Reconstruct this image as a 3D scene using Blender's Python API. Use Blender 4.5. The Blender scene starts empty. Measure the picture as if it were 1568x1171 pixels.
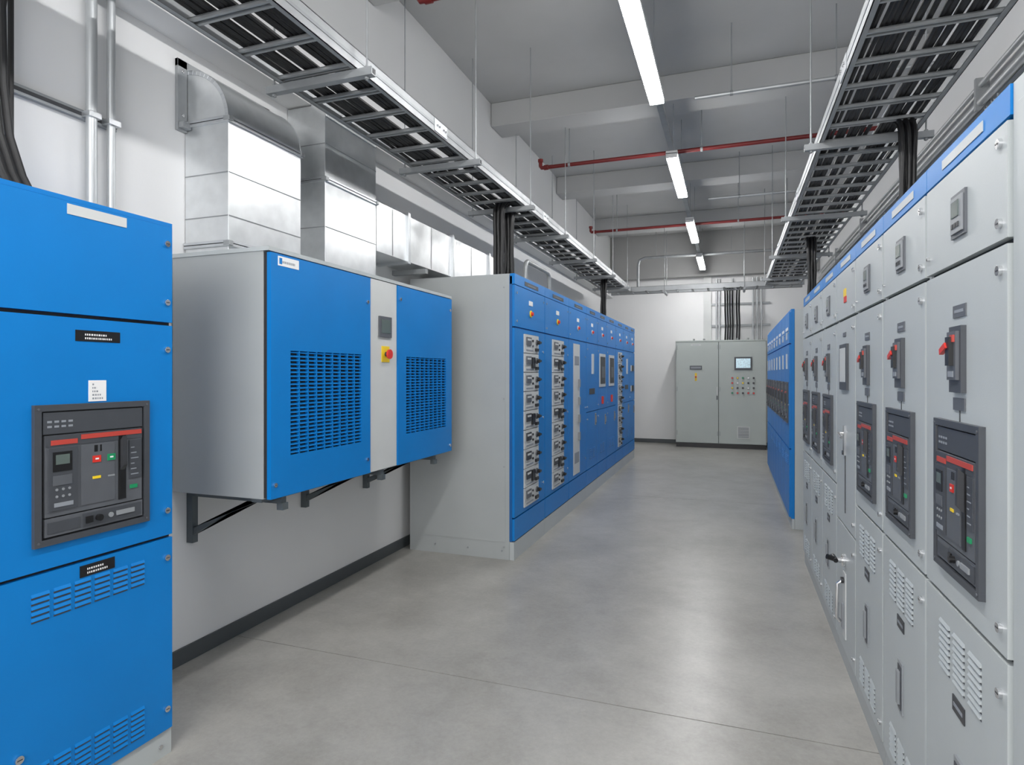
import bpy, bmesh, math, random
from mathutils import Vector
random.seed(7)
scene = bpy.context.scene
scene.view_settings.view_transform = 'Standard'

# ------------------------------------------------------------------ materials
MATS = {}
def mat(name, col, rough=0.5, metal=0.0, noise=0.0, nscale=8.0, bump=0.0, bscale=300.0, emit=0.0, rvar=0.0, spec=0.5):
    m = bpy.data.materials.new(name); m.use_nodes = True
    nt = m.node_tree; N = nt.nodes; L = nt.links
    p = N['Principled BSDF']
    p.inputs['Base Color'].default_value = (*col, 1)
    p.inputs['Roughness'].default_value = rough
    p.inputs['Metallic'].default_value = metal
    p.inputs['Specular IOR Level'].default_value = spec
    tc = N.new('ShaderNodeTexCoord')
    if noise > 0 or rvar > 0:
        n = N.new('ShaderNodeTexNoise'); n.inputs['Scale'].default_value = nscale
        n.inputs['Detail'].default_value = 4
        L.new(tc.outputs['Object'], n.inputs['Vector'])
        if noise > 0:
            r = N.new('ShaderNodeMapRange')
            r.inputs['From Min'].default_value = .3; r.inputs['From Max'].default_value = .7
            r.inputs['To Min'].default_value = 1 - noise; r.inputs['To Max'].default_value = 1 + noise
            L.new(n.outputs['Fac'], r.inputs['Value'])
            mx = N.new('ShaderNodeVectorMath'); mx.operation = 'SCALE'
            mx.inputs[0].default_value = col
            L.new(r.outputs['Result'], mx.inputs['Scale'])
            L.new(mx.outputs['Vector'], p.inputs['Base Color'])
        if rvar > 0:
            r2 = N.new('ShaderNodeMapRange')
            r2.inputs['From Min'].default_value = .3; r2.inputs['From Max'].default_value = .7
            r2.inputs['To Min'].default_value = rough - rvar; r2.inputs['To Max'].default_value = rough + rvar
            L.new(n.outputs['Fac'], r2.inputs['Value']); L.new(r2.outputs['Result'], p.inputs['Roughness'])
    if bump > 0:
        n2 = N.new('ShaderNodeTexNoise'); n2.inputs['Scale'].default_value = bscale
        L.new(tc.outputs['Object'], n2.inputs['Vector'])
        b = N.new('ShaderNodeBump'); b.inputs['Strength'].default_value = bump; b.inputs['Distance'].default_value = .002
        L.new(n2.outputs['Fac'], b.inputs['Height']); L.new(b.outputs['Normal'], p.inputs['Normal'])
    if emit > 0:
        p.inputs['Emission Color'].default_value = (*col, 1); p.inputs['Emission Strength'].default_value = emit
    MATS[name] = m
    return m
mat('blue', (.001, .180, .53), .42, 0, .04, 3, .08, 500, spec=.35)
mat('bluedark', (.003, .10, .32), .45, 0, .05, 3)
mat('gray', (.44, .47, .475), .42, 0, .03, 3, .12, 400)
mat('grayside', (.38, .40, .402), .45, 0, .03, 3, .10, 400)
mat('greenish', (.45, .49, .47), .45, 0, .03, 2, .08, 400)
mat('light', (.56, .575, .57), .45, 0, .03, 4)
mat('dark', (.035, .037, .042), .45, 0, .1, 20)
mat('bezel', (.055, .060, .070), .42, 0, .05, 20)
mat('mid', (.095, .102, .115), .4, 0, .05, 20)
mat('midl', (.25, .265, .28), .4, 0, .05, 20)
mat('black', (.008, .008, .009), .35)
mat('gap', (.02, .022, .025), .8)
mat('cable', (.012, .012, .013), .5, 0, .2, 30)
mat('red', (.62, .03, .02), .4)
mat('redstripe', (.46, .055, .04), .4)
mat('pipered', (.15, .012, .012), .45, 0, .1, 5)
mat('green', (.01, .25, .10), .4)
mat('yellow', (.85, .6, .02), .4)
mat('white', (.8, .8, .8), .4)
mat('print', (.25, .27, .3), .5)
mat('screen', (.45, .62, .7), .2, 0, .3, 30, emit=.35)
mat('lcd', (.10, .13, .12), .2)
mat('chrome', (.75, .75, .76), .18, 1.0)
mat('steel', (.62, .64, .66), .36, .85, .06, 6, rvar=.05)
mat('duct', (.76, .78, .79), .33, .9, .05, 14, rvar=.03)
mat('strut', (.33, .345, .355), .45, .45, .10, 8)
mat('traysteel', (.40, .415, .425), .42, .6, .06, 8)
mat('bracket', (.13, .15, .16), .45, .5)
mat('conduit', (.50, .52, .53), .4, .6, .05, 8)
mat('lamp', (1, .992, .985), .5, emit=68)
mat('lampbody', (.7, .7, .7), .4)
mat('baseb', (.075, .085, .09), .5)
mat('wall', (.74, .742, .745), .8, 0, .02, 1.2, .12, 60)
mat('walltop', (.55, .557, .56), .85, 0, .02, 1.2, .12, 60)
mat('ceil', (.44, .445, .445), .85, 0, .04, 1.5, .12, 40)
mat('ceilbeam', (.43, .435, .435), .85, 0, .04, 1.5, .12, 40)
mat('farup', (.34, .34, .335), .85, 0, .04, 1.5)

def floor_mat():
    m = bpy.data.materials.new('concrete'); m.use_nodes = True
    nt = m.node_tree; N = nt.nodes; L = nt.links; p = N['Principled BSDF']
    tc = N.new('ShaderNodeTexCoord')
    def noise(s, d, dist=0, rg=.55):
        n = N.new('ShaderNodeTexNoise'); n.inputs['Scale'].default_value = s
        n.inputs['Detail'].default_value = d; n.inputs['Distortion'].default_value = dist
        n.inputs['Roughness'].default_value = rg
        L.new(tc.outputs['Object'], n.inputs['Vector']); return n
    a = noise(1.1, 9, .25, .6); b = noise(6, 8, .2, .65); c = noise(55, 6, 0, .7)
    m1 = N.new('ShaderNodeMath'); m1.operation = 'MULTIPLY_ADD'; m1.inputs[1].default_value = .52
    m2 = N.new('ShaderNodeMath'); m2.operation = 'MULTIPLY_ADD'; m2.inputs[1].default_value = .26
    m3 = N.new('ShaderNodeMath'); m3.operation = 'MULTIPLY'; m3.inputs[1].default_value = .22
    L.new(c.outputs['Fac'], m3.inputs[0]); L.new(b.outputs['Fac'], m2.inputs[0]); L.new(m3.outputs[0], m2.inputs[2])
    L.new(a.outputs['Fac'], m1.inputs[0]); L.new(m2.outputs[0], m1.inputs[2])
    r = N.new('ShaderNodeValToRGB'); e = r.color_ramp.elements
    e[0].position = .28; e[0].color = (.195, .187, .168, 1)
    e[1].position = .72; e[1].color = (.455, .445, .415, 1)
    L.new(m1.outputs[0], r.inputs['Fac']); L.new(r.outputs['Color'], p.inputs['Base Color'])
    p.inputs['Specular IOR Level'].default_value = .5
    p.inputs['Roughness'].default_value = .31
    MATS['concrete'] = m
floor_mat()

# ------------------------------------------------------------------ mesh builder
class B:
    def __init__(s, name, T=None):
        s.name = name; s.T = T or (lambda u, o, z: (u, o, z)); s.v = []; s.f = []; s.fm = []; s.ml = []
    def mi(s, m):
        if m not in s.ml: s.ml.append(m)
        return s.ml.index(m)
    def add(s, vs, fs, m):
        k = len(s.v); i = s.mi(m)
        s.v += [tuple(x) for x in vs]
        for f in fs: s.f.append([k + q for q in f]); s.fm.append(i)
    def box(s, u0, u1, o0, o1, z0, z1, m):
        c = [s.T(u, o, z) for u in (u0, u1) for o in (o0, o1) for z in (z0, z1)]
        s.add(c, [(0, 1, 3, 2), (4, 6, 7, 5), (0, 4, 5, 1), (2, 3, 7, 6), (0, 2, 6, 4), (1, 5, 7, 3)], m)
    def prism(s, pts, d, m):
        a = [Vector(s.T(*p)) for p in pts]
        b = [Vector(s.T(p[0] + d[0], p[1] + d[1], p[2] + d[2])) for p in pts]
        n = len(a)
        fs = [tuple(range(n)), tuple(range(2 * n - 1, n - 1, -1))] + [(i, (i + 1) % n, n + (i + 1) % n, n + i) for i in range(n)]
        s.add(a + b, fs, m)
    def tube(s, pts, r, m, n=8, cap=True):
        P = [Vector(s.T(*p)) for p in pts]
        up = None; rings = []
        for i, p in enumerate(P):
            t = (P[min(i + 1, len(P) - 1)] - P[max(i - 1, 0)]).normalized()
            if up is None:
                up = Vector((0, 0, 1)) if abs(t.z) < .9 else Vector((1, 0, 0))
            a = up - t * up.dot(t); a.normalize(); up = a
            b = t.cross(a)
            rings.append([p + a * (r * math.cos(2 * math.pi * j / n)) + b * (r * math.sin(2 * math.pi * j / n)) for j in range(n)])
        vs = [q for R in rings for q in R]; fs = []
        for i in range(len(P) - 1):
            for j in range(n):
                fs.append((i * n + j, i * n + (j + 1) % n, (i + 1) * n + (j + 1) % n, (i + 1) * n + j))
        if cap:
            fs.append(tuple(range(n))); k = (len(P) - 1) * n
            fs.append(tuple(range(k + n - 1, k - 1, -1)))
        s.add(vs, fs, m)
    def cyl(s, p0, p1, r, m, n=14): s.tube([p0, p1], r, m, n)
    def done(s, bevel=0.0, seg=2):
        xs = [min(v[i] for v in s.v) for i in range(3)]; xe = [max(v[i] for v in s.v) for i in range(3)]
        c = Vector(((xs[0] + xe[0]) / 2, (xs[1] + xe[1]) / 2, xs[2]))
        me = bpy.data.meshes.new(s.name)
        me.from_pydata([tuple(Vector(v) - c) for v in s.v], [], s.f)
        for m in s.ml: me.materials.append(MATS[m])
        me.polygons.foreach_set('material_index', s.fm)
        bm = bmesh.new(); bm.from_mesh(me); bmesh.ops.recalc_face_normals(bm, faces=bm.faces)
        bm.to_mesh(me); bm.free()
        me.polygons.foreach_set('use_smooth', [True] * len(me.polygons))
        me.set_sharp_from_angle(angle=math.radians(35))
        ob = bpy.data.objects.new(s.name, me); ob.location = c
        scene.collection.objects.link(ob)
        if bevel > 0:
            md = ob.modifiers.new('bevel', 'BEVEL'); md.width = bevel; md.segments = seg
            md.limit_method = 'ANGLE'; md.angle_limit = math.radians(50); md.harden_normals = True
            md.use_clamp_overlap = True
        return ob

def bolt(b, u, z, o, r=.011):
    b.cyl((u, o, z), (u, o + .008, z), r, 'chrome', 14)
    b.box(u - r * .6, u + r * .6, o + .008, o + .0087, z - .0015, z + .0015, 'dark')

def label(b, u0, u1, z0, z1, o, base='black', ink='white', rows=2):
    b.box(u0, u1, o, o + .002, z0, z1, base)
    if ink == base: return
    h = (z1 - z0) / (rows * 2 + 2)
    for i in range(rows):
        za = z0 + h * (1.2 + 2 * i); x = u0 + (u1 - u0) * .2; e = u1 - (u1 - u0) * (.2 + .12 * i)
        while x < e:
            w = random.uniform(.003, .007); b.box(x, min(x + w, e), o + .002, o + .0024, za, za + h, ink); x += w + .003

def breaker(b, u0, u1, z0, z1, o):
    w = u1 - u0; h = z1 - z0
    U = lambda t: u0 + w * t
    Z = lambda t: z0 + h * t
    f = .045
    b.box(u0, u1, o, o + .014, z0, Z(f), 'bezel'); b.box(u0, u1, o, o + .014, Z(1 - f), z1, 'bezel')
    b.box(u0, U(f * 1.2), o, o + .014, Z(f), Z(1 - f), 'bezel'); b.box(U(1 - f * 1.2), u1, o, o + .014, Z(f), Z(1 - f), 'bezel')
    b.box(U(.05), U(.95), o, o + .002, Z(.04), Z(.96), 'black')
    b.box(U(.07), U(.93), o, o + .010, Z(.79), Z(.945), 'bezel')
    b.box(U(.08), U(.92), o, o + .013, Z(.20), Z(.78), 'mid')
    b.box(U(.08), U(.93), o, o + .011, Z(.06), Z(.19), 'mid')
    b.box(U(.08), U(.92), o + .013, o + .015, Z(.70), Z(.78), 'bezel')
    q = o + .013
    b.box(U(.36), U(.91), q, q + .004, Z(.735), Z(.77), 'redstripe')
    b.box(U(.12), U(.33), q, q + .004, Z(.71), Z(.745), 'redstripe')
    b.box(U(.10), U(.33), q, q + .005, Z(.24), Z(.69), 'bezel')
    b.box(U(.13), U(.28), q + .005, q + .007, Z(.52), Z(.66), 'black')
    b.box(U(.15), U(.26), q + .007, q + .0075, Z(.57), Z(.64), 'lcd')
    b.box(U(.13), U(.28), q + .005, q + .007, Z(.42), Z(.49), 'mid')
    for r in range(2):
        for i in range(3): b.cyl((U(.16 + .05 * i), q + .005, Z(.34 + .05 * r)), (U(.16 + .05 * i), q + .007, Z(.34 + .05 * r)), w * .011, 'midl', 8)
    b.box(U(.14), U(.29), q + .005, q + .0065, Z(.265), Z(.295), 'print')
    b.box(U(.36), U(.655), q, q + .003, Z(.24), Z(.69), 'mid')
    b.box(U(.69), U(.76), q, q + .003, Z(.23), Z(.74), 'black')
    b.prism([(U(.705), q + .003, Z(.70)), (U(.705), q + .016, Z(.73)), (U(.705), q + .018, Z(.50)), (U(.705), q + .003, Z(.46))], (w * .04, 0, 0), 'dark')
    b.box(U(.455), U(.525), q + .003, q + .006, Z(.55), Z(.60), 'red')
    b.box(U(.585), U(.655), q + .003, q + .006, Z(.55), Z(.60), 'green')
    b.box(U(.475), U(.505), q + .006, q + .0065, Z(.57), Z(.582), 'white'); b.box(U(.605), U(.635), q + .006, q + .0065, Z(.57), Z(.582), 'white')
    b.box(U(.455), U(.525), q + .003, q + .005, Z(.425), Z(.445), 'yellow')
    b.box(U(.59), U(.65), q + .003, q + .005, Z(.425), Z(.438), 'midl')
    b.box(U(.47), U(.50), q + .003, q + .004, Z(.63), Z(.68), 'black')
    b.box(U(.52), U(.535), q + .003, q + .004, Z(.63), Z(.68), 'black')
    b.box(U(.79), U(.91), q, q + .003, Z(.38), Z(.69), 'bezel')
    for i in range(6): b.box(U(.805), U(.88 - .02 * (i % 3)), q + .003, q + .0037, Z(.41 + .043 * i), Z(.418 + .043 * i), 'print')
    b.box(U(.80), U(.87), q, q + .004, Z(.30), Z(.33), 'green')
    for i in range(4): b.box(U(.10 + .055 * i), U(.135 + .055 * i), o + .010, o + .0108, Z(.87), Z(.885), 'print')
    for i in range(4): b.box(U(.10 + .055 * i), U(.135 + .055 * i), o + .010, o + .0108, Z(.835), Z(.85), 'print')
    b.box(U(.10), U(.36), o + .011, o + .013, Z(.08), Z(.16), 'bezel')
    b.box(U(.38), U(.91), o + .011, o + .014, Z(.075), Z(.175), 'bezel')
    b.box(U(.40), U(.46), o + .014, o + .018, Z(.10), Z(.15), 'black')
    b.cyl((U(.51), o + .014, Z(.125)), (U(.51), o + .026, Z(.125)), w * .028, 'black')
    b.cyl((U(.62), o + .014, Z(.125)), (U(.62), o + .018, Z(.125)), w * .022, 'midl')
    b.box(U(.67), U(.84), o + .014, o + .018, Z(.11), Z(.145), 'midl')
    for a_ in (.03, .97):
        for c_ in (.03, .97): b.cyl((U(a_), o + .014, Z(c_)), (U(a_), o + .016, Z(c_)), .004, 'mid', 8)

def slots(b, u0, u1, z0, z1, o, ncol, nrow, paint, gapf=.28):
    cw = (u1 - u0) / ncol; rh = (z1 - z0) / nrow
    for c in range(ncol):
        for r in range(nrow):
            a = u0 + cw * (c + gapf / 2); e = u0 + cw * (c + 1 - gapf / 2); zz = z0 + rh * r
            b.box(a, e, o, o + .0010, zz + rh * .08, zz + rh * .45, 'bezel')
            b.prism([(a, o, zz + rh * .95), (a, o, zz + rh * .42), (a, o + .005, zz + rh * .42), (a, o + .0035, zz + rh * .6)], (e - a, 0, 0), paint)

def sw_handle(b, u, zt, o, s=1.0):
    b.box(u - .05 * s, u + .05 * s, o, o + .003, zt + .025 * s, zt + .06 * s, 'mid')
    b.box(u - .035 * s, u + .035 * s, o + .003, o + .0036, zt + .038 * s, zt + .047 * s, 'print')
    b.box(u - .048 * s, u + .048 * s, o, o + .012, zt - .185 * s, zt, 'bezel')
    b.box(u - .036 * s, u + .036 * s, o + .012, o + .020, zt - .15 * s, zt - .015 * s, 'mid')
    b.box(u - .012 * s, u + .02 * s, o + .020, o + .030, zt - .11 * s, zt - .03 * s, 'black')
    b.prism([(u - .058 * s, o + .022, zt - .062 * s), (u - .005 * s, o + .024, zt - .045 * s), (u + .005 * s, o + .024, zt - .060 * s), (u - .055 * s, o + .022, zt - .078 * s)], (0, .010, 0), 'red')
    b.box(u + .008 * s, u + .03 * s, o + .020, o + .025, zt - .045 * s, zt - .025 * s, 'redstripe')
    b.box(u - .02 * s, u + .02 * s, o + .020, o + .022, zt - .142 * s, zt - .125 * s, 'print')
    b.box(u - .045 * s, u + .045 * s, o, o + .004, zt - .235 * s, zt - .20 * s, 'mid')
    b.box(u - .0018, u + .0018, o, o + .002, zt - .36 * s, zt - .235 * s, 'dark')

def handle_lock(b, u, zt, o, h=.15):
    b.box(u - .028, u + .028, o, o + .006, zt - h, zt, 'midl')
    b.box(u - .020, u + .020, o + .006, o + .008, zt - h + .012, zt - .012, 'bezel')
    b.box(u - .011, u + .011, o + .008, o + .016, zt - h + .03, zt - .03, 'midl')

# ------------------------------------------------------------------ dimensions
XL, XR, YB, YF, ZC = -2.68, 1.65, -2.6, 13.65, 4.5
XLU = -2.50
b = B('floor')
edges = [YB, 2.765, 7.6, YF]
for i in range(3):
    b.box(XL - .2, XR + .2, edges[i] + (.003 if i else -.2), edges[i + 1] - (.003 if i < 2 else -.2), -.03, 0, 'concrete')
b.box(XL - .2, XR + .2, YB - .2, YF + .2, -.12, -.028, 'gap')
b.done()
BZ = 4.24
BY = (-1.9, .9, 3.6, 6.3, 9.0, 11.7)
b = B('ceiling')
b.box(XL - .2, XR + .2, YB - .2, YF + .2, ZC, ZC + .15, 'ceil')
b.done()
for y in BY:
    b = B('ceiling_beam'); b.box(XLU - .01, XR, y, y + .35, BZ, ZC, 'ceilbeam'); b.done(.01)
b = B('wall_left')
b.box(XL - .15, XL, YB - .2, YF + .2, 0, ZC, 'wall')
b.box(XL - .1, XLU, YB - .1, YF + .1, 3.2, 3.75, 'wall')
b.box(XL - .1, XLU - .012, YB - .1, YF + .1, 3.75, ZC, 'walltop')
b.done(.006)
b = B('wall_right'); b.box(XR, XR + .15, YB - .2, YF + .2, 0, ZC, 'wall'); b.done()
b = B('wall_back'); b.box(XL, XR, YB - .15, YB, 0, ZC, 'wall'); b.done()
b = B('wall_far')
b.box(XL, XR, YF, YF + .15, 0, ZC, 'wall')
b.done()
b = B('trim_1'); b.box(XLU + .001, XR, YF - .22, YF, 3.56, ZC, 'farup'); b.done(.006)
b = B('baseboard_left'); b.box(XL, XL + .014, YB, YF - .015, 0, .085, 'baseb'); b.done(.003)
b = B('baseboard_far'); b.box(XL, XR, YF - .014, YF, 0, .085, 'baseb'); b.done(.003)
b = B('baseboard_right'); b.box(XR - .014, XR, YB, YF - .015, 0, .085, 'baseb'); b.done(.003)

# ------------------------------------------------------------------ right gray switchgear row
XRF = .546
def frontR(Y1, x=XRF): return lambda u, o, z: (x - o, Y1 - u, z)
def frontL(Y0, x): return lambda u, o, z: (x + o, Y0 + u, z)

def gray_cab(Y0, Y1, kind):
    w = Y1 - Y0 - .003
    b = B('switchgear_cabinet', frontR(Y1 - .0015))
    D = .95
    if kind == 'end':
        b.box(0, w, -D, 0, 0, 2.10, 'gray')
        b.box(.03, w - .03, -.0, .004, .12, 2.05, 'gray'); return b.done(.004)
    b.box(0, w, -D, -.02, 0, 2.03, 'grayside')
    b.box(.004, w - .004, -.02, -.012, .02, 2.03, 'gap')
    b.box(0, w, -.03, -.004, 0, .095, 'grayside')
    b.box(0, .008, -.02, -.006, .095, 2.03, 'gray'); b.box(w - .008, w, -.02, -.006, .095, 2.03, 'gray')
    b.box(0, w, -.05, .004, 2.036, 2.10, 'blue')
    b.box(0, w, -D, -.05, 2.03, 2.096, 'grayside')
    b.box(w * .25, w * .75, .004, .006, 2.055, 2.080, 'gray')
    a, e = .008, w - .008
    b.box(a, e, -.012, .006, 1.785, 2.028, 'gray')
    zs = .73 if kind == 'ctl' else .90
    b.box(a, e, -.012, .006, zs + .006, 1.772, 'gray')
    b.box(a, e, -.012, .006, .10, zs - .006, 'gray')
    o = .006
    for z in (1.82, 1.99): bolt(b, w - .04, z, o)
    for z in (zs + .06, 1.72): bolt(b, w - .04, z, o)
    for z in (zs - .08, .16): bolt(b, w - .04, z, o)
    bolt(b, .035, 1.83, o, .006)
    c = w * .5
    if kind == 'ctl':
        b.box(c - .035, c + .03, o, o + .003, 1.89, 1.93, 'yellow'); b.box(c - .02, c + .04, o, o + .004, 1.86, 1.89, 'red')
        b.box(c - .10, c + .10, o, o + .012, 1.42, 1.65, 'bezel'); b.box(c - .075, c + .075, o + .012, o + .014, 1.46, 1.63, 'light')
        b.box(c - .05, c + .03, o, o + .003, 1.69, 1.71, 'mid')
        b.box(c - .02, c + .02, o, o + .008, 1.09, 1.24, 'chrome')
        b.tube([(c, o + .008, 1.2), (c, o + .03, 1.2), (c + .1, o + .032, 1.19)], .008, 'chrome')
        b.cyl((c - .03, o, 1.1), (c - .03, o + .01, 1.1), .012, 'dark')
        b.box(c + .01, c + .014, o, o + .004, .8, 1.09, 'dark')
        b.cyl((c, o, .56), (c, o + .014, .56), .032, 'chrome', 20)
        b.cyl((c, o + .014, .56), (c, o + .05, .56), .013, 'chrome')
        b.tube([(c + .02, o + .045, .56), (c - .05, o + .05, .565)], .012, 'black', 10)
        b.tube([(c, o + .04, .56), (c + .01, o + .085, .575)], .013, 'black', 10)
        b.box(c - .035, c + .035, o, o + .006, .17, .50, 'light')
        b.box(c - .02, c + .02, o + .006, o + .016, .22, .34, 'midl')
        b.tube([(c, o + .01, .46), (c, o + .034, .44), (c, o + .038, .27), (c, o + .02, .25)], .009, 'chrome')
        b.cyl((c, o + .008, .46), (c, o + .02, .46), .016, 'dark')
    else:
        b.box(c - .05, c + .05, o, o + .006, 1.845, 1.955, 'mid')
        b.box(c - .04, c + .04, o + .006, o + .010, 1.855, 1.945, 'midl')
        b.box(c - .03, c + .02, o + .010, o + .012, 1.895, 1.935, 'lcd')
        for i in range(3): b.box(c - .03 + .02 * i, c - .018 + .02 * i, o + .010, o + .012, 1.868, 1.880, 'dark')
        sw_handle(b, c, 1.62, o, .90)
        breaker(b, c - .164, c + .164, .985, 1.38, o)
        slots(b, c - .170, c + .155, .70, .835, o, 3, 8, 'gray')
        b.box(c - .05, c + .035, o, o + .003, .635, .675, 'dark'); b.box(c - .04, c + .025, o + .003, o + .0036, .65, .66, 'print')
        handle_lock(b, c, .53, o, .17)
        slots(b, c - .170, c + .155, .14, .25, o, 3, 6, 'gray')
    return b.done(.0025)
PC = [1.535, 2.11, 2.656, 3.20, 3.742, 4.29, 4.835, 5.385]
gray_cab(.95, PC[0], 'end')
for i in range(7):
    gray_cab(PC[i], PC[i + 1], 'ctl' if i == 3 else 'std')

# ------------------------------------------------------------------ right blue block beyond
def blue_cab_r(Y0, Y1, first):
    w = Y1 - Y0 - .003
    b = B('switchgear_cabinet', frontR(Y1 - .0015, .54))
    b.box(0, w, -.95, -.036, 0, 2.12, 'gray')
    b.box(0, w, -.034, -.004, .1, 2.13, 'blue')
    b.box(0, w, -.034, -.01, 0, .098, 'gray')
    for k in range(2):
        a = w * k / 2 + .006; e = w * (k + 1) / 2 - .006; c = (a + e) / 2
        b.box(a, e, -.004, .014, 1.80, 2.10, 'blue'); b.box(a, e, -.004, .014, .78, 1.785, 'blue'); b.box(a, e, -.004, .014, .115, .765, 'blue')
        b.box(c - .13, c + .13, .014, .018, 1.93, 1.96, 'white')
        b.box(c - .04, c + .04, .014, .022, 1.84, 1.91, 'light')
        b.box(c - .05, c + .05, .014, .022, 1.55, 1.70, 'light')
        breaker(b, c - .16, c + .16, 1.02, 1.42, .014)
        slots(b, c - .15, c + .15, .60, .70, .014, 3, 5, 'blue')
        bolt(b, e - .02, 1.2, .014); bolt(b, e - .02, 1.9, .014)
    return b.done(.003)
for i in range(4): blue_cab_r(6.48 + i * .95, 6.48 + (i + 1) * .95, i == 0)

# ------------------------------------------------------------------ near left blue cabinet
b = B('switchgear_cabinet', frontL(.86, -2.095))
w = .97; D = .575
b.box(0, w, -D, -.02, 0, 2.08, 'blue')
b.box(.002, w - .002, -.02, -.012, .09, 2.07, 'gap')
b.box(0, w, -.02, -.002, 0, .098, 'gray')
b.box(0, w + .001, -D, .002, 2.08, 2.096, 'blue')
for z0, z1 in ((1.703, 2.078), (.868, 1.690), (.104, .856)):
    b.box(.004, w - .004, -.012, .008, z0, z1, 'blue')
o = .008
Y = lambda y: y - .86
for z in (2.01, 1.78, 1.595, .965, .78, .187): bolt(b, Y(1.80), z, o, .012)
bolt(b, Y(1.27), .30, o, .013)
label(b, Y(1.418), Y(1.631), 2.035, 2.07, o, 'light', 'light', 1)
label(b, Y(1.445), Y(1.605), 1.612, 1.650, o)
label(b, Y(1.46), Y(1.585), .805, .845, o)
label(b, Y(1.490), Y(1.553), 1.405, 1.478, o, 'white', 'print', 5)
breaker(b, Y(1.308), Y(1.715), .945, 1.400, o)
slots(b, Y(1.30), Y(1.71), .705, .80, o, 6, 5, 'blue', .2)
slots(b, Y(1.30), Y(1.71), .135, .25, o, 6, 6, 'blue', .2)
b.cyl((w - .05, .0, .045), (w - .05, .004, .045), .009, 'chrome')
b.done(.0035)

# ------------------------------------------------------------------ wall-hung cooling unit
b = B('wall_mounted_cooling_unit', frontL(2.33, -2.06))
w = 1.99; D = .60
b.box(0, w, -D, -.03, .905, 2.085, 'grayside')
b.box(-.006, w + .006, -D, .006, 2.085, 2.105, 'gray')
b.box(.004, w - .004, -.03, -.012, .91, 2.08, 'gap')
b.box(.855, 1.168, -.03, .004, .905, 2.08, 'light')
def louver_door(a, e, la, le, z0=.905, z1=2.078, l0=1.10, l1=1.615):
    b.box(a, la, -.012, .012, z0, z1, 'blue'); b.box(le, e, -.012, .012, z0, z1, 'blue')
    b.box(la, le, -.012, .012, z0, l0, 'blue'); b.box(la, le, -.012, .012, l1, z1, 'blue')
    b.box(la, le, -.03, -.006, l0, l1, 'gap')
    n = 26; h = (l1 - l0) / n
    for i in range(n):
        z = l0 + h * i
        b.prism([(la, -.004, z + h * .98), (la, .003, z + h * .50), (la, .011, z + h * .42), (la, .011, z + h * .58)], (le - la, 0, 0), 'blue')
    m = 9
    for i in range(1, m):
        x = la + (le - la) * i / m; b.box(x - .003, x + .003, -.006, .011, l0, l1, 'blue')
louver_door(.004, .85, .14, .755)
louver_door(1.173, w - .004, 1.28, 1.885)
for (u, z) in ((.815, 1.93), (.815, .99), (.03, .97), (1.2, 1.99), (w - .04, 1.99), (w - .04, .95)): bolt(b, u, z, .012, .011)
label(b, .05, .20, 2.022, 2.068, .012, 'white', 'print', 1)
b.box(.058, .078, .014, .0145, 2.03, 2.06, 'blue')
b.box(.95, 1.09, .004, .016, 1.73, 1.86, 'mid'); b.box(.97, 1.07, .016, .018, 1.755, 1.84, 'lcd')
b.box(.985, 1.075, .004, .008, 1.575, 1.675, 'yellow')
b.cyl((1.03, .008, 1.625), (1.03, .03, 1.625), .015, 'dark'); b.cyl((1.03, .03, 1.625), (1.03, .042, 1.625), .030, 'red', 20)
for u in (.10, 1.0, 1.72):
    b.box(u, u + .035, -D - .018, -.01, .865, .905, 'bracket')
    b.box(u, u + .035, -D - .018, -D + .022, .62, .865, 'bracket')
    b.prism([(u + .005, -D + .02, .66), (u + .005, -D + .02, .70), (u + .005, -.16, .866), (u + .005, -.22, .866)], (.025, 0, 0), 'bracket')
    b.box(u - .003, u + .038, -.035, .0, .835, .868, 'bracket')
b.box(0.0, w, -.10, -.04, .888, .905, 'bracket')
b.done(.003)

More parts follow.
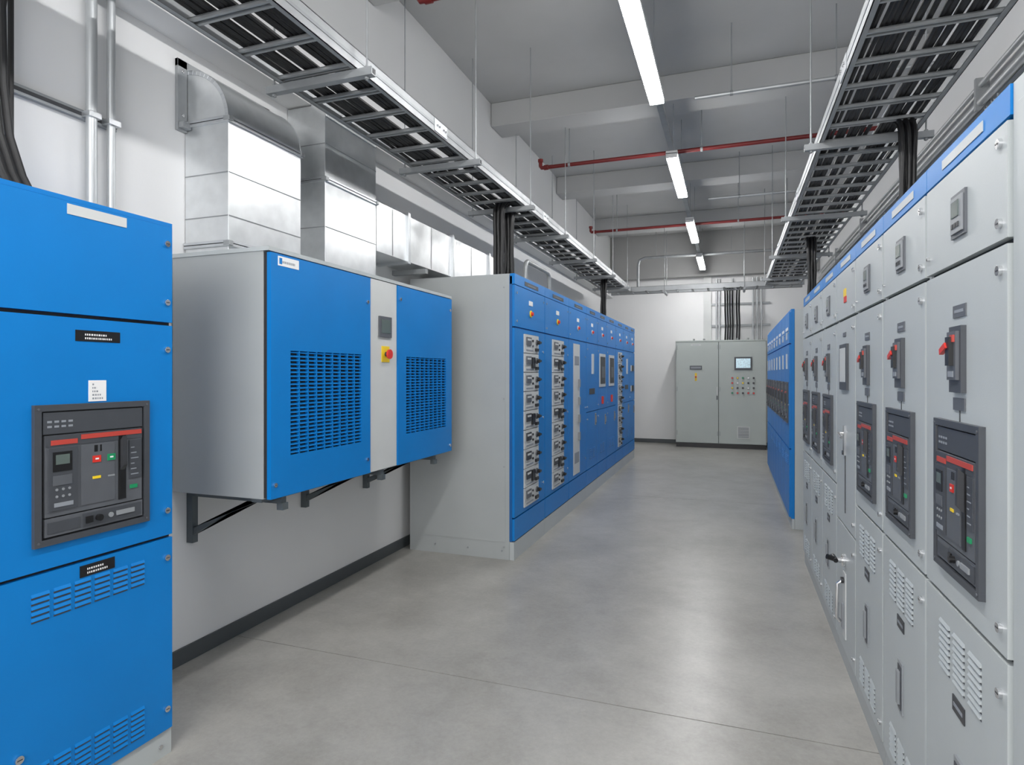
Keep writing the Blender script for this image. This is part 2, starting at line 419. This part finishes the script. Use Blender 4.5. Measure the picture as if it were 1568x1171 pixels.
# ------------------------------------------------------------------ ventilation ducts
def duct(name, y0, y1, zt, xf=-2.39, zb=2.107, elbow=True, seams=()):
    b = B(name); xb = XL + .004; r = xf - xb
    if elbow:
        pts = [(xb, y0, zb), (xf, y0, zb), (xf, y0, zt)]
        for i in range(1, 17):
            a = math.pi / 2 * i / 16; pts.append((xb + r * math.cos(a), y0, zt + r * .98 * math.sin(a)))
    else:
        pts = [(xb, y0, zb), (xf, y0, zb), (xf, y0, 3.12), (xf - .08, y0, 3.36), (XLU + .004, y0, 3.36), (XLU + .004, y0, 3.19), (xb, y0, 3.19)]
    b.prism(pts, (0, y1 - y0, 0), 'duct')
    def band(z, h=.016, e=.012):
        b.box(xb, xf + e, y0 - e, y1 + e, z - h, z - .002, 'steel'); b.box(xb, xf + e, y0 - e, y1 + e, z + .002, z + h, 'steel')
        b.box(xb, xf + e - .004, y0 - e + .004, y1 + e - .004, z - .002, z + .002, 'dark')
        for q in (y0, y1):
            b.box(xf - .02, xf + e + .008, q - .014, q + .014, z - .012, z + .012, 'strut')
    band(zt); band(zb + .055)
    if not elbow: b.box(xf, xf + .004, y0 + .004, y1 - .004, 3.11, 3.125, 'steel')
    for z in seams:
        b.box(xf, xf + .0035, y0 + .003, y1 - .003, z, z + .006, 'strut')
        b.box(xb, xf, y0 - .0035, y0, z, z + .006, 'strut')
    if elbow:
        n = 16
        for q in (y0 - .004, y1 - .001):
            for i in range(n):
                a0 = math.pi / 2 * i / n; a1 = math.pi / 2 * (i + 1) / n
                p = [(xb + (r + .004) * math.cos(a), q, zt + (r * .98 + .004) * math.sin(a)) for a in (a0, a1)]
                p2 = [(xb + (r - .018) * math.cos(a), q, zt + (r * .98 - .018) * math.sin(a)) for a in (a1, a0)]
                b.prism(p + p2, (0, .005, 0), 'steel')
        zt2 = zt + r
        b.box(XL + .001, XL + .02, y0 - .06, y0 - .002, zt - .04, zt2 + .04, 'strut')
        b.box(XL + .001, XL + .02, y1 + .002, y1 + .05, zt - .04, zt2 + .04, 'strut')
        b.box(XL + .001, XL + .02, y0 - .06, y1 + .05, zt2 + .0, zt2 + .04, 'strut')
        b.box(XL + .02, XL + .05, y0 - .055, y0 - .004, zt - .03, zt + .0, 'strut')
        for z in (zt + .04, zt2 - .02): b.cyl((XL + .018, y0 - .03, z), (XL + .026, y0 - .03, z), .008, 'chrome')
    return b.done(.003)
duct('ventilation_duct', 2.42, 2.97, 2.79, seams=(2.30, 2.52))
duct('ventilation_duct', 3.20, 3.78, 2.72, elbow=False, seams=(2.42, 2.94))
b = B('ventilation_duct')
x0, x1 = XL + .004, -2.40
ys = [3.80, 4.25, 5.06, 5.95, 6.3]
for i in range(4):
    b.box(x0, x1, ys[i] + .004, ys[i + 1] - .004, 2.385, 2.745, 'duct')
    y = ys[i + 1]
    b.box(x0, x1 + .02, y - .018, y - .002, 2.365, 2.765, 'steel'); b.box(x0, x1 + .02, y + .002, y + .018, 2.365, 2.765, 'steel')
    b.box(x0, x1 + .014, y - .002, y + .002, 2.37, 2.76, 'dark')
    ym = (ys[i] + ys[i + 1]) / 2
    b.box(x1, x1 + .003, ym - .004, ym + .004, 2.39, 2.74, 'strut')
for y in (4.5, 5.5):
    b.box(x0, x1 + .04, y - .02, y + .02, 2.325, 2.365, 'strut')
b.done(.003)

# ------------------------------------------------------------------ left MCC row
XLF = -1.65; HL = 2.31
cols = [4.63, 5.48, 6.37, 7.21, 7.86, 8.48, 9.19, 9.90, 10.5, 11.1]
kinds = ['mcc', 'mcc', 'strip', 'plain', 'scr', 'scr', 'mcc2', 'plain', 'hnd']
def knob(b, u, z, o, s=1.0):
    b.cyl((u, o, z), (u, o + .010 * s, z), .024 * s, 'mid', 16)
    b.cyl((u, o + .010 * s, z), (u, o + .030 * s, z), .016 * s, 'black', 14)
    b.box(u - .024 * s, u + .024 * s, o + .022 * s, o + .038 * s, z - .008 * s, z + .008 * s, 'black')
def mccpanel(b, a, e, z0, z1, rows, o):
    b.box(a, e, -.02, o - .002, z0, z1, 'gap')
    h = (z1 - z0) / rows; w = e - a
    for r in range(rows):
        z = z0 + h * r
        b.box(a + .003, e - .003, o - .002, o + .008, z + .003, z + h - .003, 'light')
        q = o + .008
        k = random.random()
        knob(b, e - w * .17, z + h * .62, q, 1.1)
        b.box(a + w * .12, a + w * .42, q, q + .010, z + h * .42, z + h * .84, 'dark' if k < .5 else 'mid')
        b.box(a + w * .14, a + w * .38, q + .010, q + .012, z + h * .66, z + h * .76, 'light')
        b.cyl((a + w * .55, q, z + h * .68), (a + w * .55, q + .01, z + h * .68), .010, random.choice(['yellow', 'dark', 'dark', 'mid', 'black']))
        b.cyl((a + w * .55, q, z + h * .40), (a + w * .55, q + .01, z + h * .40), .010, random.choice(['black', 'mid', 'black']))
        b.box(a + w * .12, a + w * .6, q, q + .002, z + h * .12, z + h * .20, 'print')
        b.box(e - w * .28, e - w * .08, q, q + .014, z + h * .14, z + h * .30, 'black')
        if r % 3 == 1: b.box(a + w * .46, a + w * .66, q, q + .014, z + h * .22, z + h * .8, 'black')
def mcc_cab(i):
    Y0, Y1 = cols[i], cols[i + 1]; w = Y1 - Y0 - .003; k = kinds[i]
    b = B('motor_control_cabinet', frontL(Y0, XLF))
    D = .94
    if i == 0:
        b.box(0, w, -D, -.035, .0, HL, 'grayside')
        b.box(-.004, -.0005, -D + .03, -.07, .14, HL - .03, 'grayside')
        for z in (.10, .75, 1.3, 2.2): b.cyl((-.008, -.08, z), (0, -.08, z), .007, 'strut', 10)
        for y in (-.1, -.4, -.7): b.cyl((-.008, y, .07), (0, y, .07), .007, 'strut', 10)
    else:
        b.box(0, w, -D, -.035, .0, HL - .01, 'grayside')
    b.box(0, w, -.035, -.012, .15, HL - .02, 'bluedark')
    b.box(0, w, -.033, .004, 0, .145, 'gray')
    b.box(0, w, -.03, .010, HL - .085, HL, 'blue')
    b.box(.004, w - .004, -.012, .008, 1.885, HL - .09, 'blue')
    b.box(.004, w - .004, -.012, .008, .155, .33, 'blue')
    label(b, w * .3, w * .75, HL - .065, HL - .03, .010, 'dark', 'print', 1)
    c = w / 2
    b.cyl((c, .008, 2.02), (c, .016, 2.02), .03, 'yellow' if k == 'mcc' else 'light'); b.cyl((c, .016, 2.02), (c, .034, 2.02), .016, 'red')
    b.box(c - .05, c + .05, .008, .012, 2.09, 2.13, 'white')
    bolt(b, .05, 2.16, .008, .01); bolt(b, w - .05, 2.16, .008, .01); bolt(b, .05, 1.93, .008, .01)
    o = .008
    if k in ('mcc', 'mcc2', 'strip'):
        if k == 'strip': a, e = .20, .50
        else: a, e = w * .27, w * .75
        z0, z1 = .375, 1.84
        b.box(.004, a, -.012, o, .342, 1.873, 'blue'); b.box(e, w - .004, -.012, o, .342, 1.873, 'blue')
        b.box(a, e, -.012, o, .342, z0, 'blue'); b.box(a, e, -.012, o, z1, 1.873, 'blue')
        if k == 'strip':
            b.box(a + .003, e - .003, -.012, o + .004, z0 + .003, z1 - .003, 'light')
            for z in (.75, .95, 1.15, 1.35): b.box(e - .09, e - .05, o + .004, o + .025, z, z + .09, 'midl')
            b.box(a + .05, e - .05, o + .004, o + .007, 1.6, 1.7, 'print'); b.box(a + .05, e - .05, o + .004, o + .007, .5, .62, 'print')
        else: mccpanel(b, a, e, z0, z1, 9, o)
        for z in (.5, 1.1, 1.7): bolt(b, w - .06, z, o, .01)
    else:
        b.box(.004, w - .004, -.012, o, .342, 1.03, 'blue'); b.box(.004, w - .004, -.012, o, 1.04, 1.873, 'blue')
        slots(b, w * .25, w * .8, .45, .58, o, 2, 6, 'blue')
        if k == 'scr':
            b.box(c - .19, c + .19, o, o + .01, 1.33, 1.77, 'light'); b.box(c - .155, c + .155, o + .01, o + .014, 1.37, 1.73, 'dark')
            b.box(c - .1, c + .1, o + .014, o + .016, 1.45, 1.6, 'mid')
            b.box(c - .03, c + .03, o, o + .02, 1.1, 1.2, 'red')
            handle_lock(b, w - .10, .95, o, .14)
        if k == 'hnd':
            for z in (1.55, 1.2): b.box(c - .06, c + .1, o, o + .02, z, z + .1, 'black'); b.box(c - .16, c - .08, o, o + .01, z, z + .1, 'light')
            handle_lock(b, w - .10, .95, o, .14)
        if k == 'plain':
            b.box(c - .03, c + .03, o, o + .02, 1.5, 1.75, 'light'); handle_lock(b, w - .12, 1.0, o)
            b.box(c - .15, c + .15, o, o + .004, 1.25, 1.32, 'dark')
        bolt(b, .05, .95, o); bolt(b, .05, 1.8, o); bolt(b, .05, 1.1, o)
    return b.done(.003)
for i in range(9): mcc_cab(i)

# ------------------------------------------------------------------ far control cabinet
b = B('control_cabinet', lambda u, o, z: (-1.085 + u, 13.05 - o, z))
w = 1.74
b.box(0, w, -.585, -.02, .09, 2.16, 'greenish'); b.box(.01, w - .01, -.55, -.01, 0, .09, 'black')
b.box(-.005, w + .005, -.585, .006, 2.16, 2.185, 'greenish')
b.box(.01, w - .01, -.02, -.008, .1, 2.15, 'gap')
b.box(.012, .835, -.008, .012, .10, 2.15, 'greenish'); b.box(.845, w - .012, -.008, .012, .10, 2.15, 'greenish')
o = .012
for u in (.03, .82, .865):
    for z in (.25, 1.15, 2.0): b.box(u - .006, u + .006, o, o + .012, z, z + .09, 'strut')
b.box(.80, .825, o, o + .02, 1.08, 1.24, 'light'); b.box(.80, .825, o, o + .02, .98, 1.06, 'mid')
b.box(.28, .52, o, o + .01, 1.59, 1.67, 'mid'); b.box(.30, .50, o + .01, o + .012, 1.61, 1.65, 'print')
b.box(.38, .42, o, o + .004, 1.36, 1.52, 'yellow'); b.cyl((.40, o, 1.44), (.40, o + .04, 1.44), .018, 'red')
b.box(1.14, 1.47, o, o + .02, 1.58, 1.84, 'bezel'); b.box(1.17, 1.44, o + .02, o + .023, 1.62, 1.81, 'screen')
colz = ['red', 'green', 'white', 'yellow', 'black', 'green', 'red', 'black']
for r in range(4):
    for c in range(5):
        u = 1.10 + c * .10; z = 1.42 - r * .10
        b.cyl((u, o, z), (u, o + .010, z), .026, 'strut', 12); b.cyl((u, o + .01, z), (u, o + .028, z), .018, random.choice(colz), 10)
b.box(1.19, 1.43, o, o + .012, .21, .45, 'light')
for i in range(7): b.box(1.21, 1.41, o + .012, o + .016, .235 + i * .03, .25 + i * .03, 'midl')
label(b, .30, .50, 2.08, 2.11, o, 'light', 'print', 1)
for x in (.35, .55, 1.2, 1.4): b.tube([(x, -.2, 2.18), (x, -.2, 2.23)], .02, 'strut')
b.done(.003)

# ------------------------------------------------------------------ cable trays
def ladder_tray(name, xa, xb, y0, y1, z, hh=.10, step=.28):
    b = B(name); t = .004
    for x, s in ((xa, 1), (xb, -1)):
        b.box(min(x, x + s * t), max(x, x + s * t), y0, y1, z, z + hh, 'traysteel')
        b.box(min(x, x + s * .028), max(x, x + s * .028), y0, y1, z, z + .004, 'strut')
        b.box(min(x, x + s * .028), max(x, x + s * .028), y0, y1, z + hh - .004, z + hh, 'steel')
        xo = x - s * .003
        b.box(min(x, xo), max(x, xo), y0, y1, z + hh * .42, z + hh * .58, 'strut')
        y = y0 + .9
        while y < y1:
            b.box(min(x, x - s * .006), max(x, x - s * .006), y - .09, y + .09, z + .01, z + hh - .01, 'steel')
            for q in (-.06, -.03, .03, .06): b.cyl((x - s * .006, y + q, z + hh / 2), (x - s * .013, y + q, z + hh / 2), .007, 'chrome', 8)
            y += 2.4
    y = y0 + .1
    while y < y1:
        b.box(xa + .004, xb - .004, y - .022, y - .010, z + .006, z + .022, 'traysteel')
        b.box(xa + .004, xb - .004, y + .010, y + .022, z + .006, z + .022, 'traysteel')
        b.box(xa + .004, xb - .004, y - .022, y + .022, z + .020, z + .024, 'strut')
        y += step
    return b.done()
def tray_cables(name, xa, xb, y0, y1, z, n, rr=(.010, .016)):
    b = B(name)
    for i in range(n):
        r = random.uniform(*rr); x = xa + (xb - xa) * (i + .5) / n; ph = random.uniform(0, 6); pts = []
        m = int((y1 - y0) / .45)
        for k in range(m + 1):
            y = y0 + (y1 - y0) * k / m
            pts.append((x + .012 * math.sin(y * 1.3 + ph) + random.uniform(-.004, .004), y, z + r + random.uniform(0, .006)))
        b.tube(pts, r, 'cable', 6)
    return b.done()
ZT = 3.05
LXA, LXB = -2.27, -1.79
RXA, RXB = .555, 1.12
ladder_tray('cable_tray', LXA, LXB, .3, 11.6, ZT)
tray_cables('cable_bundle', LXA + .03, LXA + .27, .35, 11.4, ZT + .026, 11)
tray_cables('cable_bundle', LXA + .31, LXB - .04, .35, 11.4, ZT + .026, 6)
ladder_tray('cable_tray', RXA, RXB, .3, 11.6, ZT)
tray_cables('cable_bundle', RXA + .03, RXA + .28, .35, 11.4, ZT + .026, 11)
tray_cables('cable_bundle', RXA + .32, RXB - .04, .35, 11.4, ZT + .026, 9)
ladder_tray('cable_tray', 1.26, 1.52, .5, 11.4, 2.86, .06, .3)
tray_cables('cable_bundle', 1.29, 1.45, .55, 11.3, 2.886, 5, (.007, .011))
b = B('cable_tray')
for y in (11.75, 12.1):
    b.box(-2.25, 1.2, y, y + .005, 3.06, 3.16, 'traysteel')
    b.box(-2.25, 1.2, y, y + .02, 3.06, 3.065, 'strut'); b.box(-2.25, 1.2, y, y + .02, 3.155, 3.16, 'strut')
x = -2.1
while x < 1.2: b.box(x, x + .03, 11.75, 12.1, 3.066, 3.08, 'strut'); x += .28
b.done()
def top(y):
    for q in BY:
        if q - .01 <= y <= q + .36: return BZ
    return ZC
def hanger(xa, xb, y, z):
    b = B('tray_hanger')
    b.box(xa - .09, xb + .09, y - .02, y + .02, z - .042, z - .002, 'strut')
    b.box(xa - .092, xa - .088, y - .012, y + .012, z - .034, z - .010, 'dark'); b.box(xb + .088, xb + .092, y - .012, y + .012, z - .034, z - .010, 'dark')
    for x in (xa - .05, xb + .05):
        b.cyl((x, y, z - .06), (x, y, top(y)), .005, 'strut', 8)
        for q in (z + .004, z - .05): b.cyl((x, y, q - .006), (x, y, q + .006), .012, 'strut', 6)
    return b.done()
for y in (1.45, 2.67, 4.07, 5.35, 6.6, 8.1, 9.5, 10.9): hanger(LXA, LXB, y, ZT)
for y in (2.3, 4.57, 6.6, 8.7, 10.7): hanger(RXA, RXB, y, ZT)
for y in (2.0, 4.2, 6.4, 8.6, 10.8):
    b = B('tray_wall_bracket'); b.box(1.22, XR, y - .02, y + .02, 2.82, 2.858, 'strut'); b.box(XR - .03, XR, y - .02, y + .02, 2.55, 3.0, 'strut')
    b.done()
for x in (-1.2, .2):
    b = B('tray_hanger'); b.box(x, x + .04, 11.70, 12.16, 3.02, 3.058, 'strut')
    for y in (11.72, 12.14): b.cyl((x + .02, y, 3.0), (x + .02, y, top(y)), .005, 'strut', 8)
    b.done()

def drop(x, y, z1, n, zt=ZT + .05, dy=.35, r=.016, spread=.035):
    b = B('cable_drop')
    for i in range(n):
        ox = (i % 3 - 1) * spread; oy = (i // 3) * spread
        pts = []
        for k in range(7):
            a = k / 6 * math.pi / 2
            pts.append((x + ox, y + oy + dy * (1 - math.sin(a)), zt - .18 * (1 - math.cos(a)) + .02))
        m = 6; z0 = pts[-1][2]
        for k in range(1, m + 1):
            pts.append((x + ox * (1 - .2 * math.sin(k / m * 3.1)) + random.uniform(-.006, .006), y + oy + random.uniform(-.006, .006), z0 + (z1 + .003 - z0) * k / m))
        b.tube(pts, r, 'cable', 8)
    b.cyl((x, y + .02, z1 + .002), (x, y + .02, z1 + .03), spread * 1.9, 'dark', 14)
    b.done()
drop(-1.97, 5.12, HL, 6)
drop(-1.97, 5.38, HL, 6)
drop(-1.97, 9.9, HL, 6)
drop(1.0, 4.25, 2.096, 6, r=.013)
drop(.85, 7.6, 2.12, 6)
def fardrop(x, n):
    b = B('cable_drop')
    for i in range(n):
        xx = x + i * .045
        b.tube([(xx, 11.95, 3.10), (xx, 12.6, 3.12), (xx, 13.0, 3.1), (xx, 13.2, 3.0), (xx, 13.27, 2.8), (xx + .01, 13.28, 2.5), (xx, 13.28, 2.19)], .018, 'cable', 8)
    b.done()
fardrop(-.12, 4); fardrop(.10, 2)

# ------------------------------------------------------------------ pipes, conduits
def pipe_run(name, x0, x1, y, z, m, r=.022, rods=(-1.2, 0.2), endup=True):
    b = B(name)
    b.cyl((x0, y, z), (x1, y, z), r, m, 12)
    if endup:
        b.tube([(x0, y, z), (x0 - .03, y, z), (x0 - .045, y, z + .02), (x0 - .045, y, z + .09)], r, m, 12)
        b.cyl((x0 - .045, y, z + .07), (x0 - .045, y, z + .10), r * 1.4, m, 12)
        b.cyl((x0 + .0, y, z), (x0 + .05, y, z), r * 1.35, m, 12)
    for x in rods:
        b.cyl((x, y, z), (x, y, top(y)), .005, 'strut', 8)
        b.cyl((x - .012, y, z), (x + .012, y, z), r * 1.35, 'strut', 12)
    b.done()
XE = XR - .002
pipe_run('sprinkler_pipe', -1.85, XE, 3.50, 3.9, 'pipered', rods=(-1.3, .9))
pipe_run('sprinkler_pipe', -2.05, XE, 6.82, 3.9, 'pipered', rods=(-1.75, -.3, .75))
pipe_run('sprinkler_pipe', -2.2, XE, 10.2, 3.9, 'pipered', rods=(-1.8, .1, .8))
pipe_run('ceiling_conduit', -.30, XE, 5.55, 3.9, 'conduit', .018, rods=(.0, .8), endup=False)
pipe_run('ceiling_conduit', -.30, XE, 8.8, 3.9, 'conduit', .018, rods=(.1,), endup=False)
b = B('ceiling_conduit')
b.tube([(-1.75, 12.3, 3.16), (-1.75, 12.3, 3.66), (-1.72, 12.3, 3.76), (-1.62, 12.3, 3.80), (XE, 12.3, 3.80)], .028, 'strut', 12)
for x in (-1.4, 0, 1.0): b.cyl((x, 12.3, 3.80), (x, 12.3, ZC), .005, 'strut', 8)
b.done()
b = B('cabinet_top_conduit')
b.tube([(-1.88, 5.62, HL + .001), (-1.88, 5.62, 2.54), (-1.88, 5.64, 2.58), (-1.88, 5.68, 2.60), (-1.88, 6.36, 2.60), (-1.88, 6.42, 2.58), (-1.88, 6.44, 2.54), (-1.88, 6.44, HL - .008)], .022, 'strut', 12)
b.done()
b = B('wall_conduit')
b.cyl((XR - .05, .3, 3.35), (XR - .05, 13.2, 3.35), .025, 'conduit', 12)
b.cyl((XR - .05, .3, 3.47), (XR - .05, 13.2, 3.47), .018, 'conduit', 12)
for y in range(1, 13, 2): b.box(XR - .08, XR, y, y + .03, 3.3, 3.52, 'strut')
b.done()
b = B('wall_conduit')
for y, r in ((1.895, .022), (1.985, .017)):
    b.cyl((XL + .045, y, .3), (XL + .045, y, 3.2), r, 'conduit', 14)
for z in (.9, 2.63):
    b.box(XL + .001, XL + .022, 1.35, 2.03, z - .02, z + .02, 'strut')
    for y in (1.895, 1.985): b.box(XL + .02, XL + .072, y - .028, y + .028, z - .012, z + .012, 'steel')
b.box(XL + .022, XL + .024, 1.35, 2.03, z - .008, z + .008, 'dark')
b.done(.001)
b = B('power_cable')
for k in range(3):
    yy = 1.46 + k * .035
    b.tube([(XL + .07 + .01 * k, yy + .03, 3.19), (XL + .07, yy, 2.9), (XL + .08, yy, 2.6), (XL + .10, yy + .01, 2.4), (XL + .14, yy + .03, 2.25), (XL + .22, yy + .05, 2.099)], .015, 'cable', 10)
b.cyl((XL + .04, 1.58, 2.099), (XL + .04, 1.58, 3.19), .010, 'cable', 8)
b.done()
b = B('wall_conduit')
b.box(-.56, -.40, YF - .06, YF, 2.2, 3.56, 'light')
for x in (-.30, -.24, .02, .42, .50, .58): b.cyl((x, YF - .05, 2.2), (x, YF - .05, 3.5), .018, 'conduit', 10)
for z in (2.5, 2.95): b.box(-.4, .75, YF - .03, YF, z, z + .04, 'strut')
b.done()

# ------------------------------------------------------------------ light fixtures, hung from a trunking
TR = B('lighting_trunking'); TR.box(-.58, -.53, -1.9, 13.3, 3.702, 3.742, 'strut')
def lamp(y0, y1):
    b = B('linear_ceiling_light')
    x = -.555; z = 3.63
    b.box(x - .056, x + .056, y0, y1, z + .035, z + .070, 'lampbody')
    b.box(x - .052, x + .052, y0 + .012, y1 - .012, z, z + .035, 'lamp')
    b.box(x - .056, x + .056, y0, y0 + .01, z - .002, z + .05, 'lampbody'); b.box(x - .056, x + .056, y1 - .01, y1, z - .002, z + .05, 'lampbody')
    b.done(.004)
    for y in (y0 + .2, y1 - .2): TR.cyl((x, y, 3.73), (x, y, top(y)), .004, 'strut', 6)
for k in range(-2, 4):
    lamp(3.47 + 2.72 * k, 4.94 + 2.72 * k)
TR.done(.002)

def area(name, loc, sx, sy, e, rot=(0, 0, 0)):
    l = bpy.data.lights.new(name, 'AREA'); l.shape = 'RECTANGLE'; l.size = sx; l.size_y = sy; l.energy = e
    l.color = (1, .995, .99)
    o = bpy.data.objects.new(name, l); o.location = loc; o.rotation_euler = rot; scene.collection.objects.link(o)
area('fill_light', (-.6, -2.3, 2.4), 3.2, 2.4, 150, (math.radians(80), 0, 0))  # added soft fill from behind the camera, not one of the room's fixtures

wd = bpy.data.worlds.new('World'); scene.world = wd; wd.use_nodes = True
wd.node_tree.nodes['Background'].inputs[0].default_value = (.8, .85, .9, 1)
wd.node_tree.nodes['Background'].inputs[1].default_value = .3

# ------------------------------------------------------------------ camera
cam = bpy.data.cameras.new('camera'); co = bpy.data.objects.new('camera', cam); scene.collection.objects.link(co)
cam.sensor_width = 36; cam.lens = 36 * 936 / 1568; cam.shift_y = -13 / 1568
co.location = (0, 0, 1.5); co.rotation_euler = (math.radians(90), 0, math.radians(19.75))
cam.clip_start = .02
scene.camera = co
